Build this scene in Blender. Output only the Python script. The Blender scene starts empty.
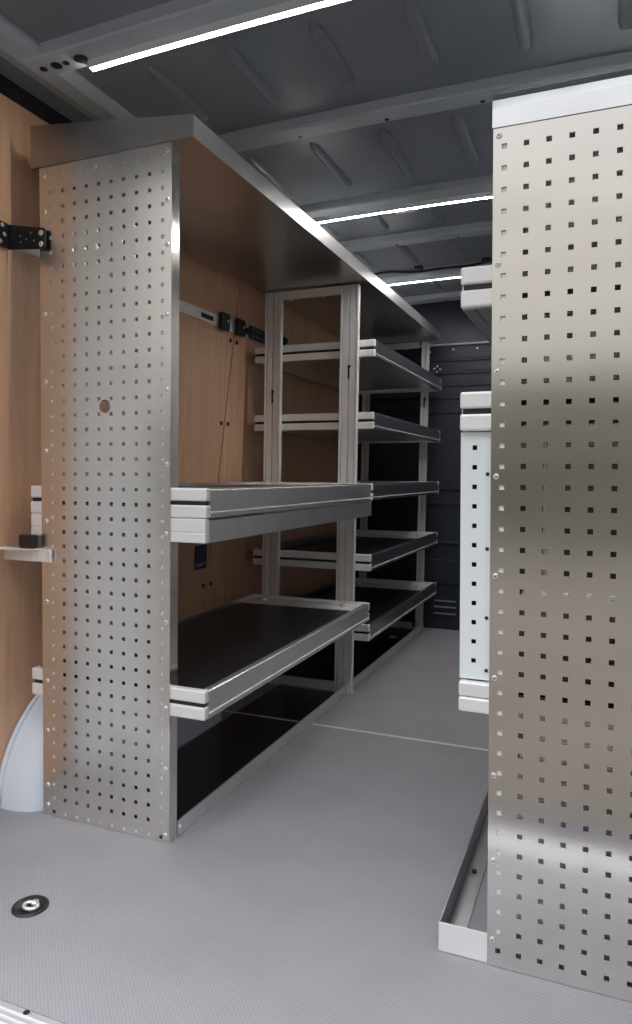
import bpy, bmesh, math, random
from mathutils import Vector, Matrix
random.seed(4)
S = bpy.context.scene
COL = S.collection

# ---------------------------------------------------------------- materials
def mat(name, col, metal=0.0, rough=0.5, var=0.0, vscale=(6, 6, 6), bump=0.0, bscale=(40, 40, 40), bdist=0.002,
        rvar=0.0, wob=0.0, wscale=2.5, aniso=0.0, coat=0.0, spec=0.5):
    m = bpy.data.materials.new(name); m.use_nodes = True
    nt = m.node_tree; N = nt.nodes; Lk = nt.links
    b = N['Principled BSDF']
    b.inputs['Base Color'].default_value = (*col, 1); b.inputs['Metallic'].default_value = metal
    b.inputs['Roughness'].default_value = rough
    b.inputs['Specular IOR Level'].default_value = spec
    if aniso: b.inputs['Anisotropic'].default_value = aniso
    if coat: b.inputs['Coat Weight'].default_value = coat
    tc = N.new('ShaderNodeTexCoord')
    def noise(sc, det=3):
        mp = N.new('ShaderNodeMapping'); mp.inputs['Scale'].default_value = sc
        Lk.new(tc.outputs['Object'], mp.inputs['Vector'])
        n = N.new('ShaderNodeTexNoise'); n.inputs['Scale'].default_value = 1; n.inputs['Detail'].default_value = det
        Lk.new(mp.outputs['Vector'], n.inputs['Vector']); return n
    if var:
        n = noise(vscale, 4)
        r = N.new('ShaderNodeMapRange'); r.inputs['From Min'].default_value = .3; r.inputs['From Max'].default_value = .7
        r.inputs['To Min'].default_value = 1 - var; r.inputs['To Max'].default_value = 1 + var
        Lk.new(n.outputs['Fac'], r.inputs['Value'])
        mx = N.new('ShaderNodeMix'); mx.data_type = 'RGBA'; mx.blend_type = 'MULTIPLY'; mx.inputs['Factor'].default_value = 1
        mx.inputs[6].default_value = (*col, 1); Lk.new(r.outputs['Result'], mx.inputs[7])
        Lk.new(mx.outputs[2], b.inputs['Base Color'])
    if rvar:
        n = noise(vscale, 3)
        r = N.new('ShaderNodeMapRange'); r.inputs['To Min'].default_value = rough - rvar; r.inputs['To Max'].default_value = rough + rvar
        Lk.new(n.outputs['Fac'], r.inputs['Value']); Lk.new(r.outputs['Result'], b.inputs['Roughness'])
    last = None
    for st, sc, d in ((bump, bscale, bdist), (wob, (wscale,) * 3, .02)):
        if not st: continue
        n = noise(sc, 2); bp = N.new('ShaderNodeBump'); bp.inputs['Strength'].default_value = st; bp.inputs['Distance'].default_value = d
        Lk.new(n.outputs['Fac'], bp.inputs['Height'])
        if last: Lk.new(last.outputs['Normal'], bp.inputs['Normal'])
        last = bp
    if last: Lk.new(last.outputs['Normal'], b.inputs['Normal'])
    return m

M = {}
M['sheet'] = mat('brushed_aluminium_sheet', (.80, .775, .74), 1, .16, var=.05, vscale=(3, 3, 9), rvar=.05, wob=.08, wscale=3.0)
M['sheet_left'] = mat('satin_aluminium_sheet', (.80, .775, .74), 1, .25, var=.04, vscale=(3, 3, 9), rvar=.03)
M['upright'] = mat('bright_upright_profile', (.88, .885, .90), .35, .36, var=.04)
M['panel_grey'] = mat('light_grey_lining', (.50, .50, .51), 0, .5)
M['alu'] = mat('mill_aluminium', (.88, .88, .88), .95, .32, var=.05, vscale=(8, 8, 8), bump=.05, bscale=(300, 6, 300))
M['alu_bright'] = mat('cut_aluminium', (.92, .92, .92), .45, .5, var=.04)
M['alu_dark'] = mat('shaded_aluminium', (.50, .50, .53), 1, .28, var=.05)  # darker copy of the aluminium, dark reflections put into its colour
M['cap'] = mat('bright_sheet', (.86, .88, .92), 1, .16, wob=.25, wscale=4)
M['lid'] = mat('overhead_sheet', (.46, .45, .44), 1, .28, var=.08, vscale=(2, 2, 2), wob=.1, wscale=2)
M['black'] = mat('black_plastic', (.012, .012, .014), 0, .4)
M['mat'] = mat('black_rubber_mat', (.012, .013, .017), 0, .36, var=.3, vscale=(5, 2, 5), bump=.3, bscale=(400, 400, 400), bdist=.0006)
M['screw'] = mat('zinc_screw', (.85, .83, .82), .7, .35)
M['white'] = mat('white_powder_coat', (.80, .86, .87), 0, .4)
M['arch'] = mat('pale_moulded_plastic', (.70, .76, .84), 0, .45)
M['roof'] = mat('grey_primer', (.20, .225, .26), 0, .32, var=.12, vscale=(3, 3, 3), spec=.5)
M['bow'] = mat('roof_bow_paint', (.42, .47, .52), 0, .4, var=.06)  # lighter than the skin, LED light on the bows put into the colour
M['bulk'] = mat('dark_blue_grey_paint', (.019, .022, .036), 0, .45, var=.1)
M['bulk_light'] = mat('bulkhead_edge_metal', (.30, .31, .35), .3, .4)
M['dark'] = mat('black_steel_cavity', (.012, .010, .013), 0, .6)
M['seam'] = mat('floor_seam_strip', (.74, .74, .76), .2, .4)
M['sill'] = mat('sill_aluminium', (.80, .80, .82), .7, .38)
M['blue'] = mat('blue_sticker', (.015, .03, .12), 0, .4)
M['sticker_white'] = mat('sticker_print', (.55, .6, .7), 0, .5)
M['hinge'] = mat('dark_zinc_plate', (.02, .022, .03), .2, .35)
M['body'] = mat('white_body_paint', (.75, .78, .82), 0, .3)
M['bumper'] = mat('bumper_step', (.055, .052, .075), 0, .5)
M['asphalt'] = mat('brown_grey_yard', (.085, .072, .06), 0, .9, var=.15, vscale=(1, 1, 1))
M['facade'] = mat('facade_render', (.13, .13, .105), 0, .9, var=.3, vscale=(.4, .4, .4))

def wood():
    m = mat('beech_plywood', (.56, .325, .185), 0, .42)
    nt = m.node_tree; N = nt.nodes; Lk = nt.links; b = N['Principled BSDF']
    tc = N.new('ShaderNodeTexCoord'); mp = N.new('ShaderNodeMapping'); mp.inputs['Scale'].default_value = (1, 14, 1.1)
    Lk.new(tc.outputs['Object'], mp.inputs['Vector'])
    n = N.new('ShaderNodeTexNoise'); n.inputs['Scale'].default_value = 2.2; n.inputs['Detail'].default_value = 5; n.inputs['Distortion'].default_value = .4
    Lk.new(mp.outputs['Vector'], n.inputs['Vector'])
    mp2 = N.new('ShaderNodeMapping'); mp2.inputs['Scale'].default_value = (1, 160, 9); Lk.new(tc.outputs['Object'], mp2.inputs['Vector'])
    n2 = N.new('ShaderNodeTexNoise'); n2.inputs['Scale'].default_value = 2; Lk.new(mp2.outputs['Vector'], n2.inputs['Vector'])
    ad = N.new('ShaderNodeMix'); ad.data_type = 'FLOAT'; ad.inputs['Factor'].default_value = .3
    Lk.new(n.outputs['Fac'], ad.inputs[2]); Lk.new(n2.outputs['Fac'], ad.inputs[3])
    cr = N.new('ShaderNodeValToRGB'); cr.color_ramp.elements[0].position = .32; cr.color_ramp.elements[1].position = .68
    cr.color_ramp.elements[0].color = (.60, .345, .215, 1); cr.color_ramp.elements[1].color = (.74, .47, .315, 1)
    Lk.new(ad.outputs[0], cr.inputs['Fac']); Lk.new(cr.outputs['Color'], b.inputs['Base Color'])
    return m
M['wood'] = wood()

def floor_mat():
    m = mat('embossed_grey_floor', (.30, .295, .31), 0, .5)
    nt = m.node_tree; N = nt.nodes; Lk = nt.links; b = N['Principled BSDF']
    tc = N.new('ShaderNodeTexCoord')
    mp = N.new('ShaderNodeMapping'); mp.inputs['Scale'].default_value = (165, 165, 0); mp.inputs['Rotation'].default_value = (0, 0, .785)
    Lk.new(tc.outputs['Object'], mp.inputs['Vector'])
    v = N.new('ShaderNodeTexVoronoi'); v.inputs['Randomness'].default_value = .12; v.inputs['Scale'].default_value = 1
    Lk.new(mp.outputs['Vector'], v.inputs['Vector'])
    cr = N.new('ShaderNodeValToRGB'); cr.color_ramp.elements[0].position = .12; cr.color_ramp.elements[1].position = .5
    cr.color_ramp.elements[0].color = (.345, .34, .36, 1); cr.color_ramp.elements[1].color = (.265, .26, .28, 1)
    Lk.new(v.outputs['Distance'], cr.inputs['Fac'])
    n = N.new('ShaderNodeTexNoise'); n.inputs['Scale'].default_value = 5; n.inputs['Detail'].default_value = 6
    Lk.new(tc.outputs['Object'], n.inputs['Vector'])
    r = N.new('ShaderNodeMapRange'); r.inputs['To Min'].default_value = .86; r.inputs['To Max'].default_value = 1.14
    Lk.new(n.outputs['Fac'], r.inputs['Value'])
    mx = N.new('ShaderNodeMix'); mx.data_type = 'RGBA'; mx.blend_type = 'MULTIPLY'; mx.inputs['Factor'].default_value = 1
    Lk.new(cr.outputs['Color'], mx.inputs[6]); Lk.new(r.outputs['Result'], mx.inputs[7]); Lk.new(mx.outputs[2], b.inputs['Base Color'])
    bp = N.new('ShaderNodeBump'); bp.inputs['Strength'].default_value = .3; bp.inputs['Distance'].default_value = .0008; bp.invert = True
    Lk.new(v.outputs['Distance'], bp.inputs['Height']); Lk.new(bp.outputs['Normal'], b.inputs['Normal'])
    return m
M['floor'] = floor_mat()

def emit(name, col, st):
    m = bpy.data.materials.new(name); m.use_nodes = True; N = m.node_tree.nodes
    b = N['Principled BSDF']; b.inputs['Base Color'].default_value = (.9, .9, .9, 1)
    b.inputs['Emission Color'].default_value = (*col, 1); b.inputs['Emission Strength'].default_value = st
    return m
M['led'] = emit('led_diffuser_near', (1, .96, .84), 28)
M['led_far'] = emit('led_diffuser_far', (1, .98, .95), 95)

# ---------------------------------------------------------------- mesh builder
class MB:
    def __init__(s, shear=0.0, crown=0.0): s.v = []; s.f = []; s.sh = shear; s.cr = crown
    def add(s, vs, fs):
        o = len(s.v); s.v += [Vector(v) for v in vs]; s.f += [tuple(i + o for i in f) for f in fs]; return s
    def box(s, x0, x1, y0, y1, z0, z1):
        x0, x1 = sorted((x0, x1)); y0, y1 = sorted((y0, y1)); z0, z1 = sorted((z0, z1))
        return s.add([(x0, y0, z0), (x1, y0, z0), (x1, y1, z0), (x0, y1, z0), (x0, y0, z1), (x1, y0, z1), (x1, y1, z1), (x0, y1, z1)],
                     [(0, 3, 2, 1), (4, 5, 6, 7), (0, 1, 5, 4), (1, 2, 6, 5), (2, 3, 7, 6), (3, 0, 4, 7)])
    def prism(s, poly, axis, a, b):
        """poly of 2-D points, extruded along axis from a to b; the points fill the other two axes in order."""
        def p3(q, t):
            return {'x': (t, q[0], q[1]), 'y': (q[0], t, q[1]), 'z': (q[0], q[1], t)}[axis]
        n = len(poly); vs = [p3(q, a) for q in poly] + [p3(q, b) for q in poly]
        fs = [tuple(range(n)), tuple(range(2 * n - 1, n - 1, -1))] + [(i, i + n, (i + 1) % n + n, (i + 1) % n) for i in range(n)]
        return s.add(vs, fs)
    def sweep_x(s, poly, a, b, n=10):
        k = len(poly); vs = [(a + (b - a) * i / n, q[0], q[1]) for i in range(n + 1) for q in poly]
        fs = [tuple(range(k - 1, -1, -1)), tuple(range(n * k, n * k + k))]
        fs += [(i * k + j, i * k + (j + 1) % k, (i + 1) * k + (j + 1) % k, (i + 1) * k + j) for i in range(n) for j in range(k)]
        return s.add(vs, fs)
    def cyl(s, c, axis, r, h, n=16, r2=None):
        r2 = r if r2 is None else r2
        a = 'xyz'.index(axis); vs = []
        for rr, t in ((r, 0), (r2, h)):
            for i in range(n):
                th = 2 * math.pi * i / n; q = [0, 0, 0]
                q[(a + 1) % 3] = rr * math.cos(th); q[(a + 2) % 3] = rr * math.sin(th); q[a] = t
                vs.append((c[0] + q[0], c[1] + q[1], c[2] + q[2]))
        fs = [tuple(range(n - 1, -1, -1)), tuple(range(n, 2 * n))] + [(i, (i + 1) % n, (i + 1) % n + n, i + n) for i in range(n)]
        return s.add(vs, fs)
    def tube(s, pts, r, n=8):
        pts = [Vector(p) for p in pts]; vs = []
        for i, p in enumerate(pts):
            d = (pts[min(i + 1, len(pts) - 1)] - pts[max(i - 1, 0)]).normalized()
            e = d.cross(Vector((0, 0, 1)));
            if e.length < .01: e = d.cross(Vector((1, 0, 0)))
            e.normalize(); g = d.cross(e)
            for k in range(n):
                t = 2 * math.pi * k / n; vs.append(p + r * (math.cos(t) * e + math.sin(t) * g))
        fs = []
        for i in range(len(pts) - 1):
            for k in range(n): fs.append((i * n + k, i * n + (k + 1) % n, (i + 1) * n + (k + 1) % n, (i + 1) * n + k))
        fs += [tuple(range(n)), tuple(range(len(pts) * n - 1, (len(pts) - 1) * n - 1, -1))]
        return s.add(vs, fs)
    def build(s, name, m, parent=None, bevel=0.0, smooth=False, origin=None):
        """links the collected shapes as ONE mesh object; coordinates are world coordinates."""
        org = Vector(origin) if origin is not None else (W(parent) if parent else centre_base(s.v))
        me = bpy.data.meshes.new(name)
        vs = [(v.x + s.sh * v.z - org.x, v.y - org.y, v.z + s.cr * max(0.0, 1 - ((v.x + .50) / .75) ** 2) - org.z) for v in s.v]
        me.from_pydata(vs, [], s.f); me.validate()
        bm = bmesh.new(); bm.from_mesh(me); bmesh.ops.recalc_face_normals(bm, faces=bm.faces); bm.to_mesh(me); bm.free()
        if smooth:
            for p in me.polygons: p.use_smooth = True
        me.materials.append(m)
        o = bpy.data.objects.new(name, me); COL.objects.link(o)
        if parent: o.parent = parent
        o.location = org - (W(parent) if parent else Vector())
        if bevel:
            b = o.modifiers.new('bevel', 'BEVEL'); b.width = bevel; b.segments = 2; b.limit_method = 'ANGLE'; b.angle_limit = .6
        return o

def W(o):
    p = Vector()
    while o: p += Vector(o.location); o = o.parent
    return p
def centre_base(vs):
    xs = [v.x for v in vs]; ys = [v.y for v in vs]; zs = [v.z for v in vs]
    return Vector(((min(xs) + max(xs)) / 2, (min(ys) + max(ys)) / 2, min(zs)))
def tag(o, label=None, cat=None, group=None, kind=None):
    if label: o['label'] = label
    if cat: o['category'] = cat
    if group: o['group'] = group
    if kind: o['kind'] = kind
    return o
def thing(name, loc, label, cat, group=None):
    o = bpy.data.objects.new(name, None); COL.objects.link(o); o.location = loc; o.empty_display_size = .05
    return tag(o, label, cat, group)
def struct(o): o['kind'] = 'structure'; return o
def copy_tree(o, parent=None, off=(0, 0, 0)):
    c = o.copy(); COL.objects.link(c); c.parent = parent; c.location = Vector(o.location) + Vector(off)
    for ch in list(o.children): copy_tree(ch, c)
    return c

P = .038                     # hole pitch of the perforated sheets
KL, KR = .0109, -.0110       # the racks follow the taper of the van's walls

# ---------------------------------------------------------------- the setting: floor, walls, ceiling, bulkhead
XL, XR = -1.535, .31         # inner wall faces at floor level
Y0, YB = .90, 4.19
b = MB(); b.box(-1.60, .40, Y0, 4.30, -.05, 0); struct(b.build('floor', M['floor'], origin=(0, 0, 0)))
b = MB(); b.box(XL + .01, XR - .01, 2.377, 2.389, 0, .0020)
struct(b.build('trim_1', M['seam']))
# door sill: ridged strip along the rear edge of the floor
b = MB(); b.box(-1.50, .34, .80, .8975, -.05, .002)
for i in range(7): b.box(-1.50, .34, .806 + i * .0128, .8125 + i * .0128, .002, .0048)
sill = struct(b.build('trim_2', M['sill'], bevel=.0008))
for x in (-.892, -.45, 0.0): MB().cyl((x, .889, .003), 'z', .0055, .003, 14).build('screw', M['black'], sill)
b = MB(); b.box(-1.55, .38, .55, .798, -.16, -.06); struct(b.build('trim_3', M['bumper'], bevel=.01))

# left wall: black steel shell with two plywood panels and a slanting joint
SL = .040
b = MB(SL); b.box(XL - .09, XL - .014, 1.20, 4.30, -.05, 2.02); wl = struct(b.build('wall_left', M['dark'], origin=(XL, 2.5, 0)))
def sx(z): return 2.455 + .151 * z      # joint line y at height z
g = .004
b = MB(SL); b.prism([(1.21, 0.0), (sx(0) - g, 0.0), (sx(1.9) - g, 1.9), (1.21, 1.9)], 'x', XL - .013, XL)
pw1 = b.build('plywood_panel', M['wood'], wl)
b = MB(SL); b.prism([(sx(0) + g, 0.0), (YB - .01, 0.0), (YB - .01, 1.9), (sx(1.9) + g, 1.9)], 'x', XL - .013, XL)
pw2 = b.build('plywood_panel', M['wood'], wl)
scr0 = None
for z in (.468, 1.14, 1.49):
    for pw, dy in ((pw1, -.028), (pw2, .028)):
        if scr0 is None:
            scr0 = MB().cyl((0, 0, 0), 'x', .010, .004, 14, .008).build('screw', M['black'], origin=(0, 0, 0)); c = scr0
        else: c = scr0.copy(); COL.objects.link(c)
        c.parent = pw; c.location = Vector((XL + SL * z, sx(z) + dy, z)) - W(pw)
# right wall: plywood on steel
b = MB(-SL); b.box(XR + .014, XR + .09, .82, 4.30, -.05, 2.02); wr = struct(b.build('wall_right', M['dark'], origin=(XR, 2.5, 0)))
b = MB(-SL); b.box(XR, XR + .013, .86, YB - .01, 0, 1.9); b.build('lining_panel', M['panel_grey'], wr)
# bulkhead to the cab with pressed ribs, seam, screws and louvres
b = MB(); b.box(-1.56, .40, YB, 4.28, 0, 2.02); bh = struct(b.build('wall_front', M['bulk'], origin=(-.58, YB, 0)))
for z in (1.604, 1.53, 1.458, 1.382, 1.30, .846, .757, .524):
    MB().prism([(YB, z - .011), (YB, z + .011), (YB - .008, z + .005), (YB - .008, z - .005)], 'x', -1.43, .28).build('rib', M['bulk'], bh)
MB().box(-1.44, .29, YB - .010, YB, .273, .423).build('band', M['bulk'], bh, bevel=.006)
MB().box(-1.44, .29, YB - .014, YB, 1.690, 1.700).build('seam_strip', M['bulk_light'], bh)
lv = MB().box(-.93, -.80, YB - .012, YB, 0, .007).build('louvre', M['bulk_light'], bh)
lv.location.z = .092
for dz in (.040, .077):
    c = lv.copy(); COL.objects.link(c); c.location = lv.location + Vector((0, 0, dz))
sc = MB().cyl((0, 0, 0), 'y', .006, -.005, 10).build('screw', M['screw'], origin=(0, 0, 0))
for k, (x, z) in enumerate([(-.976, 1.658), (-.839, 1.667), (-.70, 1.665), (-.45, 1.665), (-.933, 1.573), (-.915, 1.555), (-.935, 1.54), (-.95, 1.56)]):
    c = sc if k == 0 else sc.copy()
    if k: COL.objects.link(c)
    c.parent = bh; c.location = Vector((x, YB, z)) - W(bh)

# ceiling skin with pressed beads, roof bows across it, side rails
ZR = 1.957
CRN = .012
b = MB(0, CRN); b.sweep_x([(.82, ZR), (4.28, ZR), (4.28, ZR + .03), (.82, ZR + .03)], -1.56, .40, 20)
def bead(x, y0, y1, r=.017, d=.014):
    n = 6; k = 8; vs = []; fs = []
    rows = [(y0, 0), (y0 + .02, .8), (y0 + .045, 1), (y1 - .045, 1), (y1 - .02, .8), (y1, 0)]
    for y, s_ in rows:
        for i in range(k + 1):
            a = math.pi * i / k
            vs.append((x - r * max(s_, .15) * math.cos(a), y, ZR - d * s_ * math.sin(a)))
    for j in range(len(rows) - 1):
        for i in range(k): fs.append((j * (k + 1) + i, j * (k + 1) + i + 1, (j + 1) * (k + 1) + i + 1, (j + 1) * (k + 1) + i))
    b.add(vs, fs)
for x in (-1.33, -1.10, -.875, -.65, -.425, -.20, .02):
    for y0, y1 in ((.95, 1.28), (1.55, 1.84), (2.09, 2.46), (2.72, 2.93), (3.15, 3.46), (3.70, 3.98)): bead(x, y0, y1)
ce = struct(b.build('ceiling', M['roof'], origin=(-.58, 2.5, ZR)))
for p_ in ce.data.polygons: p_.use_smooth = len(p_.vertices) == 4 and p_.index > 81
bows = [(1.374, 1.456), (1.940, 2.012), (2.555, 2.650), (3.005, 3.085), (3.545, 3.640), (4.06, 4.15)]
for k, (y0, y1) in enumerate(bows):
    z0 = 1.930
    m_ = MB(0, CRN); m_.sweep_x([(y0 - .006, ZR), (y0, z0 + .005), (y0 + .005, z0), (y1 - .005, z0), (y1, z0 + .005), (y1 + .006, ZR)], -1.34, .18, 14)
    bw = m_.build('roof_bow', M['bow'], ce)
    for i in range(5 if k else 4):
        x = -1.20 + i * .27 + .06 * (k % 2)
        MB(0, CRN).cyl((x, y1 - .018, z0 - .0015), 'z', .0065, .002, 12).build('bolt_hole', M['dark'], bw)
for sd in (-1, 1):
    cx = -.58
    pr = [(cx + sd * .83, 1.972), (cx + sd * .70, 1.972), (cx + sd * .700, 1.948), (cx + sd * .725, 1.934), (cx + sd * .775, 1.936), (cx + sd * .83, 1.956)]
    MB().prism(pr, 'y', .83, 4.15).build('side_rail', M['bow'], ce, bevel=.006)
# lightening holes at the left end of the nearest bow
for x, r in ((-1.315, .010), (-1.275, .014), (-1.245, .008), (-1.20, .017)):
    MB().cyl((x, 1.418, 1.9285), 'z', r, .002, 14).build('bow_hole', M['dark'], ce)
# rear header and corner posts (outside of the opening, they shade the interior)
b = MB(); b.box(-1.58, .42, .80, .93, 1.93, 2.08); struct(b.build('trim_4', M['bow'], bevel=.01))  # header in grey, the shade of its unlit underside put into the colour
for k, (x0, x1) in enumerate(((-1.66, -1.505), (.33, .46))):
    b = MB(); b.box(x0, x1, .78, 1.20 if k == 0 else .93, -.10, 2.06); struct(b.build('trim_%d' % (5 + k), M['body'], bevel=.01))

# yard behind the van and the building across it, seen only in the metal's reflections
b = MB(); b.box(-40, 40, -40, 6, -.65, -.60); struct(b.build('ground', M['asphalt']))
b = MB(); b.box(-30, 30, -13.4, -13, -.6, 3.1); struct(b.build('wall_outside', M['facade']))

right = far = None
# ---------------------------------------------------------------- shelf trays
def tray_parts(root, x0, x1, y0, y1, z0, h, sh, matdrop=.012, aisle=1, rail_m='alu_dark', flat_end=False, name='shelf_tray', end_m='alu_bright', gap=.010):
    """one tray under root: front rail, back rail, two slotted end rails, mat, bolts."""
    t = bpy.data.objects.new(name, None); COL.objects.link(t); t.parent = root; t.empty_display_size = .03
    t.location = Vector(((x0 + x1) / 2 + sh * z0, (y0 + y1) / 2, z0)) - W(root)
    z1 = z0 + h
    # long rails: C profile with a lip line low on the outer face
    for side, nm in ((1, 'front_rail'), (-1, 'back_rail')):
        xo = x1 if side == aisle else x0
        s_ = 1 if xo == x1 else -1
        pr = [(0, .001), (0, h - .006), (-.003, h - .004), (-.003, h), (-.014, h), (-.014, .012), (-.022, .010), (-.022, 0)]
        b = MB(sh); b.prism([(xo + s_ * px, z0 + pz) for px, pz in pr], 'y', y0 + .021, y1 - .021)
        b.build(nm, M[rail_m], t)
        if side == 1:
            b = MB(sh); b.box(xo + s_ * .0001, xo + s_ * .0024, y0 + .021, y1 - .021, z0 + .0115, z0 + .0148); b.build('lip', M['alu_bright'], t)  # lip in brighter metal, the light its edge catches put into the colour
    inner = (LX0 + .02, LX1 - .03) if root is near else ((TRX0 + .075, x1) if root is right else None)
    # end rails: two bars with a dark slot between them
    for ya, yb, nm in ((y0, y0 + .020, 'near_end_rail'), (y1 - .020, y1, 'far_end_rail')):
        b = MB(sh)
        hb = (h - gap) / 2
        if inner and nm == 'near_end_rail':
            for xa, xb, dy in ((x0, inner[0], 0), (inner[0] + .0005, inner[1] - .0005, .045), (inner[1], x1, 0)):
                if xb - xa < .01: continue
                b.box(xa, xb, ya + dy, yb + dy, z0, z0 + hb); b.box(xa, xb, ya + dy, yb + dy, z0 + hb + gap, z1)
        else:
            b.box(x0, x1, ya, yb, z0, z0 + hb); b.box(x0, x1, ya, yb, z0 + hb + gap, z1)
        e = b.build(nm, M[end_m], t, bevel=.004)
        b = MB(sh); b.box(x0 + .005, x1 - .005, ya + .005, yb - .005, z0 + hb - .002, z0 + hb + .012); b.build('slot', M['black'], e)
    # inner flange strips at both ends, floor sheet and mat
    b = MB(sh); b.box(x0 + .012, x1 - .012, y1 - .150, y1 - .021, z1 - matdrop - .002, z1 - matdrop + .004)
    fl = b.build('flange', M['alu_bright'], t)
    for x in (x0 + .10, x1 - .09):
        MB(sh).cyl((x, y1 - .085, z1 - matdrop + .004), 'z', .013, .012, 10).build('bolt', M['screw'], fl)
    b = MB(sh); b.box(x0 + .023, x1 - .023, y0 + .021, y1 - .151, z0 + .004, z0 + .010); b.build('base_sheet', M['alu'], t)
    b = MB(sh); b.box(x0 + .0235, x1 - .0235, y0 + .022, y1 - .152, z1 - matdrop - .010, z1 - matdrop)
    b.build('mat', M['mat'], t)
    return t

# ---------------------------------------------------------------- perforated end sheets
def perforated(parent, name, x0, x1, y, z0, z1, c0, ncol, r0, nrow, sh, m, pitch=P, hs=.0047, th=.002, round_hole=None):
    xs = sorted([x0, x1] + [c0 + i * pitch + d for i in range(ncol) for d in (-hs, hs)])
    zs = sorted([z0, z1] + [r0 + i * pitch + d for i in range(nrow) for d in (-hs, hs)])
    vs = [(x, y, z) for z in zs for x in xs]; nx = len(xs); fs = []
    for j in range(len(zs) - 1):
        for i in range(nx - 1):
            if i % 2 == 1 and j % 2 == 1 and i < 2 * ncol and j < 2 * nrow: continue
            a = j * nx + i; q = (a, a + 1, a + nx + 1, a + nx)
            if round_hole and i == 2 * round_hole[0] and j == 2 * round_hole[1]:
                # a round hole in the web between four square ones
                cx = (vs[q[0]][0] + vs[q[1]][0]) / 2; cz = (vs[q[0]][2] + vs[q[3]][2]) / 2; o_ = len(vs); m8 = 6
                for t in range(4 * m8):
                    an = -.75 * math.pi + 2 * math.pi * t / (4 * m8)
                    vs.append((cx + round_hole[2] * math.cos(an), y, cz + round_hole[2] * math.sin(an)))
                for k in range(4):
                    for t in range(m8):
                        g_ = k * m8 + t; fs.append((q[k] if t < m8 / 2 else q[(k + 1) % 4], o_ + (g_ + 1) % (4 * m8), o_ + g_))
                    fs.append((q[k], q[(k + 1) % 4], o_ + k * m8 + m8 // 2))
                continue
            fs.append(q)
    b = MB(sh); b.add(vs, fs)
    o = b.build(name, m, parent)
    so = o.modifiers.new('solid', 'SOLIDIFY'); so.thickness = th
    # thickness runs into the rack (away from the viewer) whichever way the normals fell
    so.offset = -1 if o.data.polygons[0].normal.y < 0 else 1
    return o
def screws(parent, pts, y, sh, r=.0065):
    base = MB().cyl((0, 0, 0), 'y', r, -.0032, 14, r * .7)
    base.cyl((0, -.0032, 0), 'y', r * .28, -.0004, 6)
    first = None
    for x, z in pts:
        if first is None:
            first = base.build('screw', M['screw'], parent, origin=(0, 0, 0)); c = first
            first.data.materials.append(M['black'])
            for p_ in first.data.polygons:
                if p_.index >= 16: p_.material_index = 1
        else: c = first.copy(); COL.objects.link(c)
        c.location = Vector((x + sh * z, y, z)) - W(parent)

# ================================================================= LEFT RACK, near unit
LX0, LX1, LY = -1.387, -.988, 1.4574
near = thing('shelving_unit', (-1.18, 2.1, 0), 'left-hand shelving unit nearest the open end, tall perforated aluminium end panel and two deep trays', 'shelving unit')
pan = perforated(near, 'end_panel', LX0, LX1, LY, .001, 1.712, -1.3528, 10, .0131, 45, KL, M['sheet_left'], round_hole=(5, 29, .0162))
tag(pan, 'perforated aluminium end panel with one round hole')
# folded flange on the aisle side
b = MB(KL); b.box(LX1, LX1 + .002, LY, LY + .034, .001, 1.712); b.box(LX1 - .018, LX1, LY + .032, LY + .034, .001, 1.712); b.build('flange', M['sheet'], pan)
b = MB(KL); b.box(LX0 - .002, LX0, LY, LY + .034, .001, 1.712); b.build('flange', M['sheet'], pan)
for xa in (LX0 + .004, LX1 - .046):
    b = MB(KL); b.box(xa, xa + .042, LY + .0035, LY + .006, .03, 1.70); b.box(xa, xa + .003, LY + .006, LY + .03, .03, 1.70)
    b.build('corner_profile', M['alu_bright'], pan)
for za in (.003, 1.668):
    b = MB(KL); b.box(LX0 + .05, LX1 - .05, LY + .0035, LY + .006, za, za + .036); b.build('cross_profile', M['alu_bright'], pan)
le = [1.69, 1.60, 1.34, 1.165, .985, .80, .585, .37, .235, .085, .03]
re = [1.695, 1.58, 1.475, 1.31, 1.13, .95, .78, .56, .345, .19, .02]
screws(pan, [(LX0 + .014, z) for z in le] + [(LX1 - .010, z) for z in re] + [(-1.21, 1.69)], LY, KL)
# trays
TX0, TX1 = -1.432, -.888
tA = tray_parts(near, TX0, TX1, LY + .004, 2.768, .820, .073, KL, rail_m='alu')
tag(tA, 'upper tray at chest height, on a second support rail')
tB = tray_parts(near, TX0, TX1, LY + .004, 2.768, .325, .074, KL, rail_m='alu')
tag(tB, 'lower deep tray lined with black matting')
b = MB(KL)
pr = [(TX1 - .001, .760), (TX1 - .001, .814), (TX1 - .016, .814), (TX1 - .016, .764), (TX1 - .030, .764), (TX1 - .030, .760)]
sr = MB(KL).prism(pr, 'y', LY + .024, 2.764).build('support_rail', M['alu'], near)
tag(sr, 'bright rail under the upper tray')
for ya in (LY + .004, 2.748):
    b = MB(KL)
    for xa, xb, dy in ((TX0 + .002, LX0 + .02, 0), (LX0 + .0205, LX1 - .0305, .045), (LX1 - .03, TX1 - .002, 0)):
        if ya > 2: dy = 0
        b.box(xa, xb, ya + dy, ya + .018 + dy, .760, .785); b.box(xa, xb, ya + dy, ya + .018 + dy, .7855, .8185)
    b.build('end_rail', M['alu_bright'], sr, bevel=.002)
pr2 = [(TX0 + .001, .760), (TX0 + .001, .814), (TX0 + .016, .814), (TX0 + .016, .764)]
MB(KL).prism(pr2, 'y', LY + .024, 2.764).build('support_rail', M['alu'], near)
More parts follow.
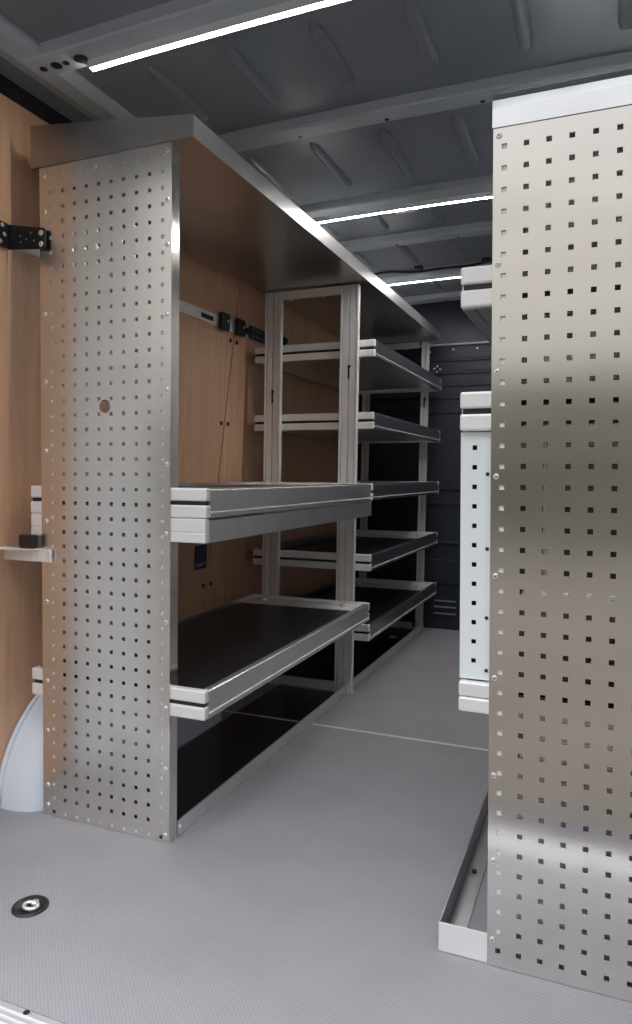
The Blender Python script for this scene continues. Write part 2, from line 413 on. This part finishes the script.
def base_rail(root, y0, y1):
    pr = [(-.984, .001), (-.984, .043), (-.988, .043), (-.988, .005), (-1.020, .005), (-1.020, .001)]
    r = MB(KL).prism(pr, 'y', y0, y1).build('base_rail', M['alu'], root)
    for y in (y0 + .012, y1 - .05):
        MB(KL).cyl((-.984, y, .022), 'x', .005, .003, 10).build('screw', M['screw'], r)
base_rail(near, LY + .036, 2.772)
for ya, yb in ((LY + .038, 2.3765), (2.3895, 2.770)): MB().box(-1.302, -1.0205, ya, yb, .0004, .0016).build('floor_liner', M['mat'], near)

# ================================================================= LEFT RACK, far unit
far = thing('shelving_unit', (-1.18, 3.45, 0), 'left-hand shelving unit farther inside, five slim trays between two open upright frames', 'shelving unit')
FY0, FY1 = 2.778, 4.105
def upright(x0, x1, y, z0, z1):
    w = x1 - x0
    b = MB(KL); b.box(x0, x1, y + .018, y + .024, z0, z1)
    for a, c in ((0, .10), (.14, .46), (.54, .86), (.90, 1)):
        d_ = 0 if a in (0, .90) else .004
        b.box(x0 + w * a, x0 + w * c, y + d_, y + .0182, z0, z1)
    u = b.build('upright', M['upright'], far, bevel=.0012)
    return u
UX = ((-1.044, -.966), (-1.392, -1.316))
for y, sc_ in ((FY0, 1.0), (FY1, .55)):
    for k, (a, c) in enumerate(UX):
        mid = (a + c) / 2; hw = (c - a) / 2 * sc_
        if sc_ < 1 and k == 1: mid -= .012
        u = upright(mid - hw, mid + hw, y, .003, 1.708)
        b = MB(KL); b.box(mid - .004, mid + .004, y + .0025, y + .0038, 1.325 - .09 * k, 1.372 - .09 * k)
        b.cyl((mid + .001, y + .0025, 1.375 - .09 * k), 'y', .007, .0015, 10); b.build('key_slot', M['black'], u)
        b = MB(KL); b.box(mid - hw - .006, mid + hw + .006, y - .004, y + .028, 0, .008); f_ = b.build('foot', M['alu'], u)
        MB(KL).cyl((mid - hw - .001, y - .008, .008), 'z', .006, .006, 8).build('bolt', M['screw'], f_)
    for za, zb, nm in ((1.672, 1.707, 'top_crossbar'), (.004, .040, 'bottom_crossbar')):
        b = MB(KL); b.box(UX[1][1] + .001, UX[0][0] - .001, y + .004, y + .008, za, zb); b.box(UX[1][1] + .001, UX[0][0] - .001, y + .008, y + .022, zb - .004, zb)
        cb = b.build(nm, M['upright'], far)
        for x in (-1.27, -1.12):
            MB(KL).cyl((x, y + .004, za - .002 if za > 1 else zb + .002), 'y', .006, -.006, 8).build('bolt', M['screw'], cb)
FX0, FX1 = -1.455, -.902
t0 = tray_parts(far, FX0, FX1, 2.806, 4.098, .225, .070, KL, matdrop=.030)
tags = ['lowest of the five trays', 'second tray up', 'middle tray, level with the near upper tray', 'fourth tray up', 'topmost tray']
tag(t0, tags[0])
for k in range(1, 5):
    c = copy_tree(t0, far, (KL * .3 * k, 0, .2975 * k)); tag(c, tags[k])
base_rail(far, 2.776, 4.14)
MB().box(-1.44, -1.0205, 2.81, 4.10, .0004, .0016).build('floor_liner', M['mat'], far)

# ================================================================= LEFT overhead panel
OX = -.925
top = thing('overhead_panel', (-1.17, 2.75, 1.713), 'long aluminium top panel lying over the left-hand racks, folded edge towards the aisle', 'panel')
b = MB(KL); b.box(-1.412, OX - .002, LY - .001, 4.12, 1.7135, 1.7165); b.build('sheet', M['lid'], top)
b = MB(KL); b.box(OX - .002, OX, LY - .004, 4.13, 1.7135, 1.762); b.box(OX - .014, OX - .002, LY - .004, 4.13, 1.759, 1.762); b.build('aisle_edge', M['alu'], top)
b = MB(KL); b.prism([(-1.414, 1.714), (OX, 1.7135), (OX, 1.763), (-1.414, 1.822)], 'y', LY - .0045, LY - .0015); b.build('end_edge', M['lid'], top)
b = MB(KL); b.box(-1.412, -1.410, LY, 4.12, 1.717, 1.80); b.build('wall_edge', M['lid'], top)

# ================================================================= RIGHT RACK
RX0, RX1, RY = -.182, .218, 1.3205
TRX0, TRX1 = -.240, .27
right = thing('shelving_unit', (.02, 1.9, 0), 'right-hand shelving unit behind the wide perforated panel, white perforated side and floor frame', 'shelving unit')
rp = perforated(right, 'end_panel', RX0, RX1, RY, .001, 1.547, -.1625, 10, .0320, 40, KR, M['sheet'])
tag(rp, 'broad perforated aluminium end panel')
b = MB(KR); b.box(RX0, RX0 + .002, RY + .002, RY + .032, .001, 1.550); b.box(RX1 - .002, RX1, RY + .002, RY + .032, .001, 1.550); b.build('flange', M['sheet'], rp)
for xa in (RX0 + .004, RX1 - .040):
    b = MB(KR); b.box(xa, xa + .036, RY + .0035, RY + .006, .062, 1.54); b.box(xa + .033, xa + .036, RY + .006, RY + .030, .03, 1.54); b.build('corner_profile', M['alu_bright'], rp)
screws(rp, [(RX0 + .010, z) for z in (1.533, 1.307, 1.115, .925, .742, .552, .368, .205, .052)], RY, KR, .0056)
TRX0, TRX1 = -.240, .27
for z0, h, dd in ((1.236, .074, .03), (1.010, .072, .012), (.480, .058, .012)):
    t = tray_parts(right, TRX0, TRX1, RY + .0035, 2.55, z0, h, KR, aisle=-1, rail_m='alu', matdrop=dd, end_m='alu_bright', gap=.010 if z0 > .5 else .001)
# white perforated side piece between the middle and the lowest tray
b_ = perforated(right, 'side_panel', TRX0, -.150, RY + .017, .541, 1.008, TRX0 + .026, 1, .5765, 12, KR, M['white'], pitch=.0366, hs=.0043)
tag(b_, 'white powder-coated perforated panel')
MB(KR).box(TRX0, TRX0 + .002, RY + .0195, RY + .30, .541, 1.008).build('return', M['white'], b_)
MB(KR).box(TRX0 + .004, -.152, RY + .036, RY + .040, .545, 1.004).build('backing', M['black'], b_)
for z in (.66, .56, .79, .93): MB(KR).cyl((RX0 - .008, RY + .0165, z), 'y', .0035, -.001, 10).build('hole', M['black'], b_)
for x in (.17,):
    for y in (2.50,):
        b = MB(KR); b.box(x, x + .04, y, y + .03, .002, 1.545); b.build('upright', M['alu'], right, bevel=.002)
b = MB(KR); b.box(-.18, -.14, 2.515, 2.545, .002, 1.545); b.build('upright', M['alu'], right, bevel=.002)
# floor frame
fr = MB(KR); fr.box(-.2755, -.168, RY + .003, RY + .006, .0015, .058); fr.box(-.168, .20, RY + .060, RY + .063, .0015, .058); fr.box(-.170, -.168, RY + .003, RY + .063, .0015, .058); ff = fr.build('floor_frame', M['alu_bright'], right)
tag(ff, 'low frame lying on the floor')
b = MB(KR); b.box(-.2755, -.2725, RY + .0065, 2.60, .0015, .058); b.box(-.272, -.235, RY + .0065, 2.60, .0015, .004); b.build('long_bar', M['alu_dark'], ff)
MB(KR).cyl((-.256, RY + .03, .004), 'z', .006, .005, 8).build('bolt', M['black'], ff)
MB(KR).cyl((-.256, RY + .30, .004), 'z', .006, .005, 8).build('bolt', M['black'], ff)
# cap panel over the right rack
cap = thing('overhead_panel', (.02, 1.95, 1.551), 'bright folded aluminium top panel capping the right-hand rack', 'panel')
pr = [(RY - .0025, 1.5475), (RY - .0025, 1.580), (RY - .0018, 1.595), (RY + .001, 1.606), (RY + .010, 1.613), (2.55, 1.613), (2.55, 1.611), (RY + .010, 1.611), (RY + .003, 1.605), (RY - .0002, 1.595), (RY - .0006, 1.580), (RY - .0006, 1.5475)]
MB(KR).prism(pr, 'x', -.1835, .222).build('sheet', M['cap'], cap, smooth=False)
b = MB(KR); b.box(-.1835, -.181, RY + .0035, 2.55, 1.551, 1.604); b.build('aisle_edge', M['alu'], cap)
MB(KR).box(-.180, .218, RY + .004, 2.54, 1.5515, 1.554).build('underside', M['lid'], cap)

# ================================================================= small things
# wheel arch cover
def arch():
    b = MB(SL); n = 22; cy, a_, h_ = 1.90, .465, .375
    # plan: full length at the wall, shorter towards the aisle, rounded shoulders
    prof = [(XL + .002, 1.0, 1.0), (-1.47, .99, 1.0), (-1.43, .965, .995), (-1.405, .92, .99), (-1.392, .868, .985), (-1.37, .855, .975), (-1.34, .85, .955), (-1.325, .845, .92), (-1.318, .84, .86), (-1.312, .84, .0)]
    k = len(prof); vs = []; fs = []
    for i in range(n + 1):
        t = math.pi * i / n
        for x, sy, sz in prof:
            vs.append((x, cy - a_ * sy * math.cos(t), sz * min(h_ * math.sin(t) ** .9, .316 + .004 * math.sin(t))))
    for i in range(n):
        for j in range(k - 1): fs.append((i * k + j, i * k + j + 1, (i + 1) * k + j + 1, (i + 1) * k + j))
    b.add(vs, fs)
    return b
wa = arch().build('wheel_arch_cover', M['arch'], smooth=True)
tag(wa, 'pale blue-white moulded wheel arch cover behind the left-hand end panel', 'wheel arch')
# raised welt along the cover's edge on the wall
pts = []
for i in range(23):
    t = math.pi * i / 22
    z = max(min(.375 * math.sin(t) ** .9, .318) + .001, .006)
    pts.append((XL + .0095, 1.90 - .468 * math.cos(t), z))
MB(SL).tube(pts, .0075, 8).build('welt', M['arch'], wa, smooth=True)

# lashing rail along the plywood with fittings
lx = XL + SL * 1.54
lr = thing('lashing_rail', (lx, 2.6, 1.526), 'long flat aluminium lashing rail screwed along the plywood wall behind the left racks', 'rail')
b = MB(SL); b.box(XL, XL + .008, 1.47, 3.35, 1.527, 1.533); b.box(XL, XL + .008, 1.47, 3.35, 1.563, 1.569); b.box(XL, XL + .004, 1.47, 3.35, 1.533, 1.563)
b.build('rail', M['alu_bright'], lr)
for y in (1.75, 2.455, 3.05): MB(SL).box(XL + .004, XL + .0055, y - .045, y + .045, 1.539, 1.557).build('slot', M['black'], lr)
for y, lab in ((2.565, 'black plastic clip of two on the lashing rail, left of the plywood joint'), (2.70, 'black plastic clip on the lashing rail, right of the plywood joint')):
    cl = thing('rail_clip', (lx + .012, y, 1.51), lab, 'clip', 'clips on the lashing rail')
    MB(SL).box(XL + .009, XL + .030, y - .032, y + .032, 1.515, 1.585).build('body', M['black'], cl, bevel=.006)
    MB(SL).cyl((XL + .030, y + .01, 1.552), 'x', .006, .003, 10).build('screw', M['screw'], cl)
bp_ = thing('rail_bracket', (lx + .012, 2.86, 1.52), 'black perforated rail bracket beside the clips, half behind the middle upright', 'bracket')
b = MB(SL); b.box(XL + .009, XL + .022, 2.742, 2.795, 1.540, 1.562); b.build('link', M['black'], bp_)
b = MB(SL); b.box(XL + .009, XL + .015, 2.796, 3.02, 1.525, 1.582); pl = b.build('plate', M['hinge'], bp_, bevel=.004)
for i in range(5):
    for j in range(2): MB(SL).cyl((XL + .015, 2.83 + i * .035, 1.540 + j * .027), 'x', .005, .0012, 10).build('hole', M['bulk_light'], pl)
kn = thing('knob', (lx + .012, 3.16, 1.56), 'small black round knob on the lashing rail behind the topmost tray', 'knob')
MB(SL).cyl((XL + .009, 3.16, 1.575), 'x', .022, .018, 14, .016).build('grip', M['black'], kn)
MB(SL).box(XL + .009, XL + .018, 3.13, 3.19, 1.540, 1.556).build('foot', M['black'], kn)

# black angle plate tying the panel to the wall
hp = thing('angle_bracket', (XL + .02, 1.42, 1.50), 'black perforated angle bracket high on the plywood, screwed to the left end panel', 'bracket')
b = MB(); xw = XL + SL * 1.55 + .003
b.prism([(1.29, 1.512), (1.444, 1.516), (1.444, 1.580), (1.29, 1.586)], 'x', xw, xw + .004); p1 = b.build('wall_plate', M['hinge'], hp)
b = MB(); b.prism([(xw, 1.514), (-1.348, 1.503), (-1.343, 1.508), (-1.343, 1.551), (-1.348, 1.556), (xw, 1.580)], 'y', 1.4445, 1.4495); p2 = b.build('panel_plate', M['hinge'], hp, bevel=.002)
for y, z in ((1.425, 1.572), (1.432, 1.550), (1.418, 1.529), (1.39, 1.566), (1.39, 1.535)): MB().cyl((xw + .004, y, z), 'x', .006, .002, 12, .004).build('screw', M['screw'], p1)
for x, z in ((-1.357, 1.544), (-1.357, 1.516)): MB().cyl((x, 1.4445, z), 'y', .0075, -.003, 14, .005).build('screw', M['screw'], p2)
for x, z in ((-1.425, 1.545), (-1.405, 1.533), (-1.39, 1.548), (-1.425, 1.528), (-1.38, 1.527)): MB().cyl((x, 1.4445, z), 'y', .003, -.0006, 8).build('hole', M['bulk_light'], p2)

# pale angle bracket lower down with its black block
ab = thing('angle_bracket', (-1.41, 1.43, .69), 'pale aluminium angle bracket at mid height reaching from the plywood wall to the end panel', 'bracket')
b = MB(); b.box(XL + .014, -1.342, 1.4495, 1.4525, .692, .727); b.prism([(XL + .014, 1.4495), (-1.375, 1.4495), (-1.385, 1.432), (XL + .014, 1.39)], 'z', .7245, .727)
an = b.build('angle', M['alu_bright'], ab)
for z in (.717, .703): MB().cyl((-1.352, 1.4495, z), 'y', .0045, -.0025, 12).build('screw', M['screw'], an)
bl = MB(); bl.box(-1.437, -1.387, 1.430, 1.452, .7275, .764)
bo = bl.build('bracket_block', M['black'], bevel=.005)
tag(bo, 'small black plastic block sitting on the pale angle bracket', 'block')

# lashing ring in the floor
ring = thing('lashing_ring', (-1.113, 1.125, 0), 'round black lashing eye set in the grey floor near the door sill', 'lashing ring')
b = MB(); n = 28
prof = [(.038, .0004), (.037, .004), (.031, .005), (.028, .0012)]
vs = [(-1.113 + r * math.cos(2 * math.pi * i / n), 1.125 + r * math.sin(2 * math.pi * i / n), z) for r, z in prof for i in range(n)]
fs = [(j * n + i, j * n + (i + 1) % n, (j + 1) * n + (i + 1) % n, (j + 1) * n + i) for j in range(3) for i in range(n)] + [tuple(3 * n + i for i in range(n))]
b.add(vs, fs); b.build('cup', M['black'], ring, smooth=True)
b = MB(); pts = [(-1.108 + .016 * math.cos(2 * math.pi * i / 16), 1.122 + .012 * math.sin(2 * math.pi * i / 16), .006) for i in range(17)]
b.tube(pts, .0042, 8); b.cyl((-1.108, 1.134, .002), 'z', .008, .007, 12); b.build('eye', M['screw'], ring, smooth=True)

c = copy_tree(ring, None, (.02, 2.72, .0016)); c['label'] = 'small lashing eye in the dark liner under the farthest left trays'
# blue sticker on the plywood
st = thing('sticker', (XL + .02, 2.47, .54), 'dark blue square sticker on the plywood wall under the upper tray', 'sticker')
zs_ = .60
MB(SL).box(XL + .0005, XL + .0015, 2.42, 2.515, .540, .638).build('sheet', M['blue'], st)
for k, (z, a, c) in enumerate(((.560, 2.43, 2.505), (.552, 2.43, 2.485))): MB(SL).box(XL + .0014, XL + .0018, a, c, z, z + .003).build('printed_line', M['sticker_white'], st)

# LED strips under the roof bows
def led(y, x0, x1, label, m, w=.024):
    t = thing('led_ceiling_light', ((x0 + x1) / 2, y, 1.93), label, 'light', 'LED strips on the roof bows')
    MB(0, CRN).sweep_x([(y - w / 2, 1.911), (y - w / 2 + .0018, 1.911), (y - w / 2 + .0018, 1.922), (y + w / 2 - .0018, 1.922), (y + w / 2 - .0018, 1.911), (y + w / 2, 1.911), (y + w / 2, 1.9315), (y - w / 2, 1.9315)], x0, x1, 14).build('housing', M['white'], t)
    MB(0, CRN).sweep_x([(y - w / 2 + .0018, 1.921), (y - w / 2 + .0018, 1.9135), (y + w / 2 - .0018, 1.9135), (y + w / 2 - .0018, 1.921)], x0 + .002, x1 - .002, 14).build('diffuser', m, t)
    return t
led(1.440, -1.19, .10, 'glowing LED strip nearest the open end, across the first roof bow', M['led'], .020)
t = led(2.628, -1.16, .10, 'glowing LED strip halfway in, with a small switch on it', M['led_far'], .018)
MB(0, CRN).box(-.76, -.69, 2.641, 2.668, 1.912, 1.9295).build('switch', M['white'], t, bevel=.003)
led(3.610, -1.16, .10, 'glowing LED strip farthest in, above the far trays', M['led_far'], .018)
# loose cable near the far bow
pts = [(-1.16 + i * .045, 3.515 - .02 * math.sin(i * .9), 1.940 + .008 * math.sin(i * .55)) for i in range(26)]
cb = MB(0, CRN).tube(pts, .006, 8).build('cable', M['black'], smooth=True)
tag(cb, 'thin black cable clipped along the roof in front of the farthest LED strip', 'cable')
for x in (-.88, -.55): MB(0, CRN).box(x - .02, x + .02, 3.485, 3.52, 1.940, 1.958).build('clip', M['black'], cb, bevel=.004)

# ---------------------------------------------------------------- daylight
w = bpy.data.worlds.new('World'); S.world = w; w.use_nodes = True
N = w.node_tree.nodes; Lk = w.node_tree.links; bg = N['Background']
tc = N.new('ShaderNodeTexCoord'); sp = N.new('ShaderNodeSeparateXYZ'); Lk.new(tc.outputs['Generated'], sp.inputs[0])
cr = N.new('ShaderNodeValToRGB'); Lk.new(sp.outputs['Z'], cr.inputs['Fac'])
e = cr.color_ramp.elements
e[0].position = 0.0; e[0].color = (.36, .35, .33, 1)
e[1].position = 1.0; e[1].color = (2.75, 2.85, 3.05, 1)
x_ = e.new(.30); x_.color = (.42, .405, .385, 1)
x_ = e.new(.52); x_.color = (.60, .60, .61, 1)
x_ = e.new(.75); x_.color = (2.2, 2.25, 2.35, 1)
Lk.new(cr.outputs['Color'], bg.inputs['Color']); bg.inputs['Strength'].default_value = 1.0

# ---------------------------------------------------------------- camera
yaw, pit, rol, f = 0.38672069, 0.05327545, 0.00571689, 705.37427
cam = bpy.data.cameras.new('Camera'); co = bpy.data.objects.new('Camera', cam); COL.objects.link(co)
fw = Vector((-math.sin(yaw) * math.cos(pit), math.cos(yaw) * math.cos(pit), -math.sin(pit)))
ri = Vector((math.cos(yaw), math.sin(yaw), 0)); up = ri.cross(fw)
r2 = math.cos(rol) * ri + math.sin(rol) * up; u2 = -math.sin(rol) * ri + math.cos(rol) * up
R = Matrix((r2, u2, -fw)).transposed().to_4x4()
co.matrix_world = Matrix.Translation((0, 0, .92754)) @ R
cam.sensor_fit = 'VERTICAL'; cam.sensor_height = 24; cam.lens = f / 1024 * 24; cam.clip_start = .02
S.camera = co
S.view_settings.view_transform = 'Standard'; S.view_settings.look = 'None'; S.view_settings.gamma = 1
S.view_settings.use_curve_mapping = False; S.view_settings.exposure = 0.78
